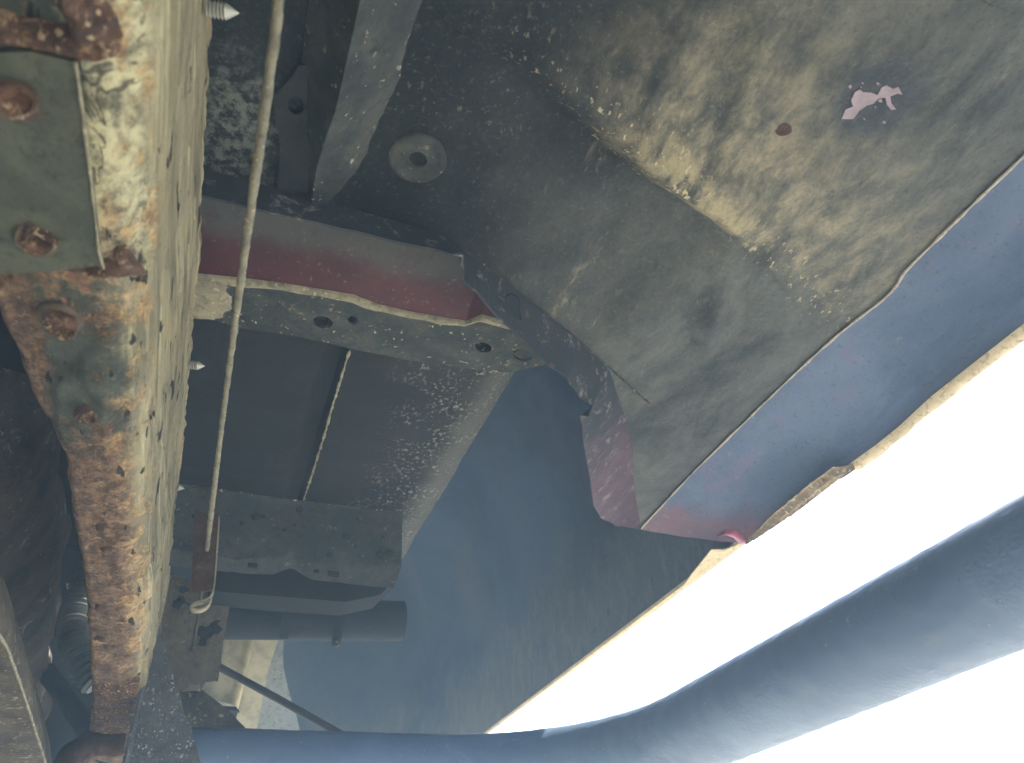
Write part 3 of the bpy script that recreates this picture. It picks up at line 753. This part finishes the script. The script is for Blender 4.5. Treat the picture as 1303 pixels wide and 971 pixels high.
# ================================================================== chassis rail
ZR, ZRT = .26, .40
left_px = [(-60, 250), (-25, 340), (0, 411), (17, 451), (23, 461), (40, 507), (67, 557), (82, 588), (90, 648), (100, 708), (108, 758), (115, 861), (116, 901), (112, 935), (106, 960)]
LE = [at(u, v, z=ZR) for u, v in left_px]
right_px = [(268, 0), (267, 67), (263, 133), (258, 217), (255, 324), (245, 424), (238, 491), (233, 574), (222, 648), (218, 715), (210, 788)]
RE = [at(u, v, z=ZRT) for u, v in right_px]
def interp(L, y):
    if y <= L[0].y: return L[0].x
    for a, b in zip(L, L[1:]):
        if y <= b.y: return lerp(a.x, b.x, (y - a.y) / max(1e-6, b.y - a.y))
    return L[-1].x
rail = thing('chassis_rail', 'thick rusty flaking chassis rail running along the left edge', 'chassis rail', (-.08, .6, HC + ZR))
rows = []
NR = 620
for i in range(NR + 1):
    y = lerp(-.25, 1.32, i / NR)
    xl = interp(LE, y) if y < 1.25 else interp(LE, 1.25)
    xt = interp(RE, y); xc = -.051 + .008 * sst(.5, .9, y)
    if xc > xt - .001: xc = xt - .001
    r = .021
    sec = [(xl, ZRT), (xl, ZRT - .05), (xl, ZR + .02), (xl, ZR + .004), (xl + .003, ZR + .0005)]
    sec += [(lerp(xl + .005, xc - r, t / 15), ZR) for t in range(16)]
    sec += [(xc - r + r * math.sin(R(a)), ZR + r - r * math.cos(R(a))) for a in (12, 24, 36, 48, 60, 72, 84)]
    sec += [(lerp(xc, xt, t / 26), lerp(ZR + r, ZRT, t / 26)) for t in range(27)]
    row = []
    for k, (x, z) in enumerate(sec):
        q = Vector((x, y, z + HC))
        if k >= 3:
            n1 = fbm((x * 60, y * 26, z * 60), 1, 5); n2 = noise.noise(Vector((x * 22, y * 12, z * 22)))
            fl_ = noise.noise(Vector((x * 45 + 3, y * 30, z * 45))) 
            amp = .0010 * n1 + .0011 * n2 - .0012 * sst(.22, .30, fl_)
            edge = 1.0
            if k >= 28:      # side: long running grooves
                amp = .0010 * fbm((x * 20, y * 9, z * 130), 1, 4) + .0012 * n2 - .0012 * sst(.25, .33, noise.noise(Vector((1, y * 22, z * 110))))
                q.x += amp
                if k >= len(sec) - 2: q.x += .0016 * fbm((2, y * 70, 1), 1, 4); q.z += .0015 * fbm((5, y * 50, 1), 1, 3)
            elif k >= 21:
                a = R(12 * (k - 20)); q.x += amp * math.sin(a) * 1.5; q.z -= amp * math.cos(a) * 1.5
            else: 
                q.z -= amp * 1.2 + .0025 * sst(.30, .36, noise.noise(Vector((x * 18, y * 14 + 9, 3))))
                if k == 4 or k == 3: q.x += .0012 * fbm((2, y * 45, 4), 1, 4)
        row.append(q)
    rows.append(row)
mb = MB().grid(rows)
rail_m = mb.build('rail', F_RAIL, rail, angle=70)
# reinforcing plate with a raised bright edge
pl = [(-70, 70), (40, 66), (96, 80), (112, 200), (126, 320), (131, 338), (60, 346), (-40, 352)]
pp = [at(u, v, z=ZR - .003) for u, v in pl]
F_PLATE = grimy('plate_dark_green', (66, 70, 60), (88, 90, 74), (124, 106, 78), 22, bd=.001, lo3=.6)
o = MB().prism(pp, (0, 0, .004)).build('reinforcing_plate', F_PLATE, rail, smooth=False, label='dark green grey plate welded under the rail')
MB().tube(path_lin([at(u, v, z=ZR - .0035) for u, v in [(96, 78), (106, 150), (113, 205), (126, 320), (132, 342)]], 60), .0006, 8, jit=.0004, jscale=90).build('plate_edge', F_SANDY, o)
def weld(px, w, h, z, lab=None):
    P = path_lin([at(u, v, z=z) for u, v in px], 90); rows = []
    for i, p in enumerate(P):
        t = (P[min(i + 1, 90)] - P[max(i - 1, 0)]).normalized(); q = Vector((0, 0, 1)).cross(t).normalized()
        e = min(1, i / 6, (90 - i) / 6); row = []
        for k in range(15):
            c = (k - 7) / 7
            o_ = q * (c * w * (1 + .35 * fbm(p + Vector((c * .01, 0, 3)), 60, 4)))
            hh = h * e * (1 - c * c) * (1 + .55 * noise.noise(p * 55 + Vector((c, 0, 0))) + .4 * fbm(p + q * c * w, 130, 4))
            row.append(p + o_ + Vector((0, 0, .0025 - max(0, hh))))
        rows.append(row)
    return MB().grid(rows).build('weld_bead', F_RUST, rail, angle=80, label=lab)
weld([(-60, 22), (0, 34), (50, 46), (90, 54), (124, 58)], .0060, .0065, ZR - .001, 'thick rusty weld across the plate')
weld([(90, -40), (98, 0), (110, 30), (120, 74)], .0085, .0065, ZR - .001)
weld([(-30, 322), (30, 324), (70, 330), (130, 340), (172, 334)], .0085, .0055, ZR)
# bolts
def bolt(u, v, r, h, m=F_BOLT, hexa=False, lab=None):
    c = at(u, v, z=ZR - .0012); ax = (0.25, -.12, -1)
    w_ = MB().lathe(c, ax, [(r * 1.3, -.004), (r * 1.3, .0005), (r * 1.2, .0018), (r * .9, .0022), (.0002, .0022)], 26, .0016).build('bolt', m, rail, label=lab)
    MB().lathe(c, ax, [(r * .84, .001), (r * .84, h * .55), (r * .78, h * .80), (r * .6, h * .92), (r * .5, h * .70), (r * .3, h * .62), (.0002, h * .64)], 24, .0020).build('bolt_head', F_RUST, w_, angle=60)
bolt(18, 120, .0082, .009, lab='large worn bolt beside the weld')
bolt(52, 300, .0078, .008)
bolt(78, 404, .0078, .010)
bolt(112, 527, .0058, .004, F_RUSTDK)
for u, v, a in [(137, 700, 8), (128, 671, 6), (128, 774, 7), (130, 814, 7)]:
    c = at(u, v, z=ZR - .0014)
    rr = a / 1000 * .5
    MB().lathe(c, (0, 0, -1), [(rr * 1.1, -.0025), (rr, .0010), (rr * .5, .0013), (.0001, .0013)], 14, .0026).build('rail_pit', F_RUSTDK, rail)
# end step of the rail
st = [at(u, v, z=ZR) for u, v in [(116, 866), (150, 870), (178, 866), (176, 900), (166, 960), (118, 960), (112, 900)]]
rows = [[lerp(lerp(st[0], st[2], s / 40), lerp(st[5], st[4], s / 40), t / 36) for s in range(41)] for t in range(37)]
for i_, r_ in enumerate(rows):
    for k, p in enumerate(r_):
        e_ = min(1, i_ / 2, (36 - i_) / 4, k / 3, (40 - k) / 3)
        r_[k] = p + Vector((0, .004 * fbm(Vector((p.x, 0, 1)), 60, 3) * (1 - min(1, i_ / 5)), .003 - .008 * e_ * (.7 + .6 * fbm(p, 55, 4))))
MB().grid(rows).build('rust_scab', F_RUST, rail)
# screw tips that stick out of the rail
def screw(u0, v0, u1, v1, z, r):
    a, b = at(u0, v0, z=z), at(u1, v1, z=z); ax = (b - a); L = ax.length
    pr = [(r, 0)]
    n = 5
    for k in range(n): pr += [(r * 1.25, L * .55 * (k + .4) / n), (r * .85, L * .55 * (k + .9) / n)]
    pr += [(r * 1.2, L * .58), (r * .9, L * .7), (.0001, L)]
    MB().lathe(a, ax, pr, 14).build('screw_tip', F_ZINC, rail, angle=30)
screw(262, 11, 305, 17, .385, .0034)
screw(238, 464, 261, 466, .392, .0030)
screw(216, 618, 235, 622, .392, .0030)

# ================================================================== handbrake cable
cab = thing('cable', 'long thin grey sheathed cable running straight beside the rail', 'cable', at(265, 700, z=.34))
pts = [(364, -90, .300), (355, 0, .301), (340, 120, .305), (310, 330, .315), (290, 480, .325), (275, 600, .333), (263, 702, .340)]
cp = smooth_path([at(u, v, z=z) for u, v, z in pts], 200)
MB().tube(cp, lambda t: (.0021 + .0002 * math.sin(t * 9)), 14, jit=.0005, jscale=150).build('cable_sheath', F_CABLE, cab)
cw = [cp[-1], at(258, 745, z=.338), at(251, 790, z=.333), at(246, 822, z=.329), at(240, 838, z=.327)]
MB().tube(smooth_path(cw, 40), .0017, 8, jit=.0008, jscale=120).build('inner_wire', F_FLANGE, cab)
MB().lathe(cw[-1] + Vector((0, -.003, 0)), (0, -1, .2), [(.006, -.003), (.0062, .001), (.003, .002), (.0002, .0022)], 14, .0012).build('cable_end', F_FLANGE, cab)
hang = thing('cable_hanger', 'rusty flat strap with curled hook end holding the thin cable', 'bracket', at(262, 770, y=.76))
YH = .765
h = [(246, 652), (277, 662), (275, 700), (272, 740), (268, 757)]
L0 = path_lin([at(u, v, y=YH) for u, v in [(248, 650), (246, 700), (244, 755)]], 30); L1 = path_lin([at(u, v, y=YH - .006) for u, v in [(278, 660), (275, 705), (271, 752)]], 30)
rows = [[lerp(a, b, t / 8) + Vector((0, .0014 * fbm(lerp(a, b, t / 8), 80), 0)) for t in range(9)] for a, b in zip(L0, L1)]
MB().grid(rows).build('strap', F_RUSTDK, hang, solid=.002)
hk = smooth_path([at(u, v, y=YH - .007) for u, v in [(278, 658), (275, 705), (272, 745), (269, 757), (262, 763), (246, 766), (241, 771), (245, 777), (256, 777), (266, 772), (270, 762)]], 80)
rows = [[p + Vector((0, -.0012, 0)), p + Vector((0, .0075, 0))] for p in hk]
MB().grid(rows).build('hook', F_SANDY, hang, solid=.0015)

# ================================================================== side bar
bar = thing('side_step_bar', 'thick black coated round side bar, coloured glare blue, bending out from the rail along the sill', 'side bar', (.544, .7, HC + .2))
BZ = .206; BX = .546; BY = 1.078; BR = .235
bpth = [Vector((BX, -.9, BZ)), Vector((BX, -.3, BZ)), Vector((BX, .3, BZ)), Vector((BX, BY - BR, BZ))]
for a in range(10, 90, 8): bpth.append(Vector((BX - BR + BR * math.cos(R(a)), BY - BR + BR * math.sin(R(a)), BZ)))
bpth += [Vector((BX - BR, BY, BZ)), Vector((.1, BY - .004, BZ)), Vector((-.060, BY - .008, BZ))]
bpth = [p + Vector((0, 0, HC)) for p in bpth]
MB().tube(path_lin(bpth, 420), .0455, 64, jit=.0006, jscale=70).build('tube', F_BAR, bar)
g1 = [at(u, v, y=1.0) for u, v in [(201, 800), (240, 926), (246, 985), (166, 985), (176, 905), (188, 850)]]
rows = []
A_ = path_lin([at(201, 800, y=1.0), at(188, 850, y=1.0), at(176, 905, y=.998), at(160, 990, y=.99)], 40)
B_ = path_lin([at(202, 800, y=1.0), at(222, 868, y=1.002), at(240, 926, y=1.004), at(258, 990, y=1.0)], 40)
rows = [[lerp(a, b, t / 24) + Vector((0, .0016 * fbm(lerp(a, b, t / 24), 70, 4), 0)) for t in range(25)] for a, b in zip(A_, B_)]
MB().grid(rows).build('gusset', F_BLACKGLOSS, bar, solid=.006, label='triangular dark tarred gusset plate welded onto the bar')
C_ = path_lin([at(197, 793, y=.985), at(183, 850, y=.982), at(168, 915, y=.978), at(150, 990, y=.97)], 40)
rows = [[lerp(a, b, t / 6) + Vector((.0008 * fbm(lerp(a, b, t / 6), 70, 4), .001 * fbm(lerp(a, b, t / 6), 60, 3), 0)) for t in range(7)] for a, b in zip(C_, A_)]
MB().grid(rows).build('gusset_fold', F_BLACKGLOSS, bar, solid=.003)
MB().tube([p + Vector((0, -.0015, 0)) for p in A_], .0011, 7, jit=.0010, jscale=150).build('edge_glint', F_FLANGE, bar)  # pale beads added as the lit lines along the gusset edges
MB().tube([p + Vector((0, -.0005, 0)) for p in B_], .0009, 7, jit=.0010, jscale=150).build('edge_glint', F_FLANGE, bar)

# ================================================================== far end: pipe, brackets, cream parts
pipe = thing('cross_pipe', 'dim blue grey cross pipe with two clamp straps behind the hanging plate', 'pipe', at(400, 790, y=1.15))
a, b = at(262, 786, y=1.22), at(512, 790, y=1.22)
MB().tube(smooth_path([a, lerp(a, b, .5), b], 60), .031, 28).build('pipe_tube', F_PIPE, pipe)
for (u0, v0, u1, v1) in [(369, 758, 360, 812), (434, 764, 427, 819)]:
    p0, p1 = at(u0, v0, y=1.180), at(u1, v1, y=1.186)
    rows = []
    for t in range(13):
        q = lerp(p0, p1, t / 12) + Vector((0, -.012 * math.sin(math.pi * t / 12), 0)); rows.append([q + Vector((-.0065, 0, 0)), q + Vector((.0065, 0, 0))])
    MB().grid(rows).build('strap', F_PIPE, pipe, solid=.003)
MB().lathe(at(427, 818, y=1.180), (0, -1, 0), [(.006, -.004), (.006, .004), (.003, .006), (.0002, .006)], 12).build('strap_bolt', F_FLANGE, pipe)

pb = thing('bracket_plate', 'muddy dark bracket plate behind the hooked cable strap', 'bracket', at(250, 870, y=1.03))
ol = [at(u, v, y=1.03) for u, v in [(205, 735), (223, 733), (294, 758), (284, 815), (276, 867), (262, 868), (255, 879), (229, 880), (205, 870)]]
plate_with_holes(ol, [], 'plate', F_BRKT, pb, .004, lambda co: co + Vector((0, .0022 * fbm(co, 55, 4), 0)))
MB().tube(path_lin([at(294, 758, y=1.028), at(284, 815, y=1.028), at(276, 867, y=1.028)], 20), .0012, 6, jit=.001).build('bright_edge', F_FLANGE, pb)
for u, v, r in [(262, 805, .012), (272, 800, .009), (228, 768, .010), (240, 775, .008), (258, 817, .007), (234, 752, .007)]:
    MB().lathe(at(u, v, y=1.028), (0, -1, 0), [(r, 0), (r * .8, .003), (r * .3, .0045), (.0002, .0045)], 12, .005).build('mud_clump', F_BLACK, pb)

mp = thing('body_mount', 'cream painted mount with tall round column and bright flat side behind the bar', 'mount', at(300, 900, y=1.5))
c0, c1 = at(306, 800, y=1.50), at(276, 900, y=1.50)
MB().tube(path_lin([c0, c1], 20), lambda t: .038, 28).build('column', F_CREAM, mp)
MB().prism([at(u, v, y=1.44) for u, v in [(327, 800), (356, 808), (341, 855), (326, 932), (296, 932), (312, 870)]], (0, .03, 0)).build('flat_web', F_CREAM, mp, smooth=False)
MB().prism([at(u, v, y=1.43) for u, v in [(264, 897), (300, 899), (305, 905), (268, 902)]], (0, .06, 0)).build('ledge', F_DARK, mp, smooth=False)
pg = thing('pale_panel', 'pale grey panel with concave edge beside the cream mount', 'panel', at(350, 930, y=1.55))
pgl = [at(u, v, y=1.56) for u, v in [(356, 806), (361, 812), (360, 835), (361, 851), (368, 882), (377, 910), (384, 940), (316, 940), (336, 870), (345, 835)]]
plate_with_holes(pgl, [], 'panel_sheet', F_PALE, pg, .006)
tp = thing('speckled_plate', 'grimy brown sloping plate between the triangular gusset and the cream mount', 'plate', at(270, 925, y=1.2))
plate_with_holes([at(u, v, y=1.22) for u, v in [(228, 880), (256, 878), (290, 905), (320, 935), (236, 940)]], [], 'plate', F_MUD, tp, .005, lambda co: co + Vector((0, .003 * fbm(co, 45, 4), 0)))
rod = thing('strut_rod', 'thin dark rod slanting down in front of the cream mount', 'rod', at(430, 934, y=1.25))
MB().tube(path_lin([at(274, 846, y=1.30), at(355, 890, y=1.27), at(440, 938, y=1.24)], 20), .0055, 12).build('rod', F_ROD, rod)

# ================================================================== left of the rail
gb = thing('gearbox_casing', 'dark brown grimy rounded casing low on the far left', 'gearbox', at(30, 900, z=.2))
a, b = at(8, 700, z=.44), at(26, 1010, z=.44)
gp = path_lin([Vector((-.30, .68, HC + .44)), Vector((-.30, .70, HC + .44)), Vector((-.30, 1.75, HC + .44))], 90)
MB().tube(gp, lambda t: (.126 - .075 * sst(.15, 1, t)) * sst(-.02, .05, t) + .004 * math.sin(t * 26), 64, jit=.008, jscale=16).build('casing', F_GEAR, gb)
lipp = path_lin([at(-40, 770, z=.215), at(0, 826, z=.215), at(24, 890, z=.215), at(50, 966, z=.215), at(60, 1000, z=.215)], 40)
rows = [[p + Vector((-.12, 0, .01)), p + Vector((-.06, 0, -.004)), p + Vector((-.004, 0, 0)), p + Vector((.003, 0, .001)), p + Vector((.004, 0, .010)), p + Vector((-.01, 0, .05))] for p in lipp]
MB().grid(rows).build('sump_pan', F_MUD, gb, label='sandy pan with a bright rolled lip')
MB().tube([p + Vector((.004, 0, .002)) for p in lipp], .0013, 8, jit=.0006).build('pan_lip', F_SANDY, gb)
cm = thing('cross_tube', 'brownish cross tube passing behind the rail at left', 'tube', at(10, 475, y=.75))
MB().tube(path_lin([at(-120, 468, y=.75), at(20, 474, y=.75), at(120, 480, y=.75)], 20), .029, 28, jit=.001).build('tube', F_GEAR, cm)
hs = thing('flexible_hose', 'ribbed grey hose squeezed between the casing and rail', 'hose', at(100, 820, y=1.4))
hp = smooth_path([at(118, 720, y=1.45), at(96, 775, y=1.45), at(92, 815, y=1.42), at(108, 850, y=1.4), at(125, 870, y=1.4)], 150)
MB().tube(hp, lambda t: .022 + .0028 * math.sin(t * 150), 20).build('hose', F_HOSE, hs)
MB().prism([at(u, v, y=1.5) for u, v in [(84, 742), (97, 744), (88, 775)]], (0, .01, 0)).build('hose_bracket', F_CREAM, hs, smooth=False)
ar = thing('control_arm', 'dull grey arm angled across the dark gap below the casing', 'arm', at(100, 930, y=1.35))
MB().tube(path_lin([at(60, 855, y=1.5), at(95, 905, y=1.4), at(135, 960, y=1.3)], 30), .014, 14, jit=.002).build('arm', F_DARK, ar)
MB().tube(path_lin([at(76, 990, y=1.15), at(92, 962, y=1.15), at(118, 945, y=1.15), at(160, 944, y=1.15)], 30), .016, 14, jit=.003).build('arm_bush', F_RUSTDK, ar)

# ================================================================== haze box added to imitate the lens glare veil
hz = NT('glare_haze')
hz.n.remove(hz.b)
pv = hz.n.new('ShaderNodeVolumePrincipled'); pv.inputs['Color'].default_value = (.52, .76, 1.0, 1); pv.inputs['Density'].default_value = HAZE
hz.l.new(pv.outputs[0], hz.n['Material Output'].inputs['Volume'])
G = GROUND + 2
o = MB().prism([Vector((-G, -G, -1)), Vector((G, -G, -1)), Vector((G, G, -1)), Vector((-G, G, -1))], (0, 0, 2.6)).build('glare_haze_box', hz.m, smooth=False)
o['kind'] = 'stuff'
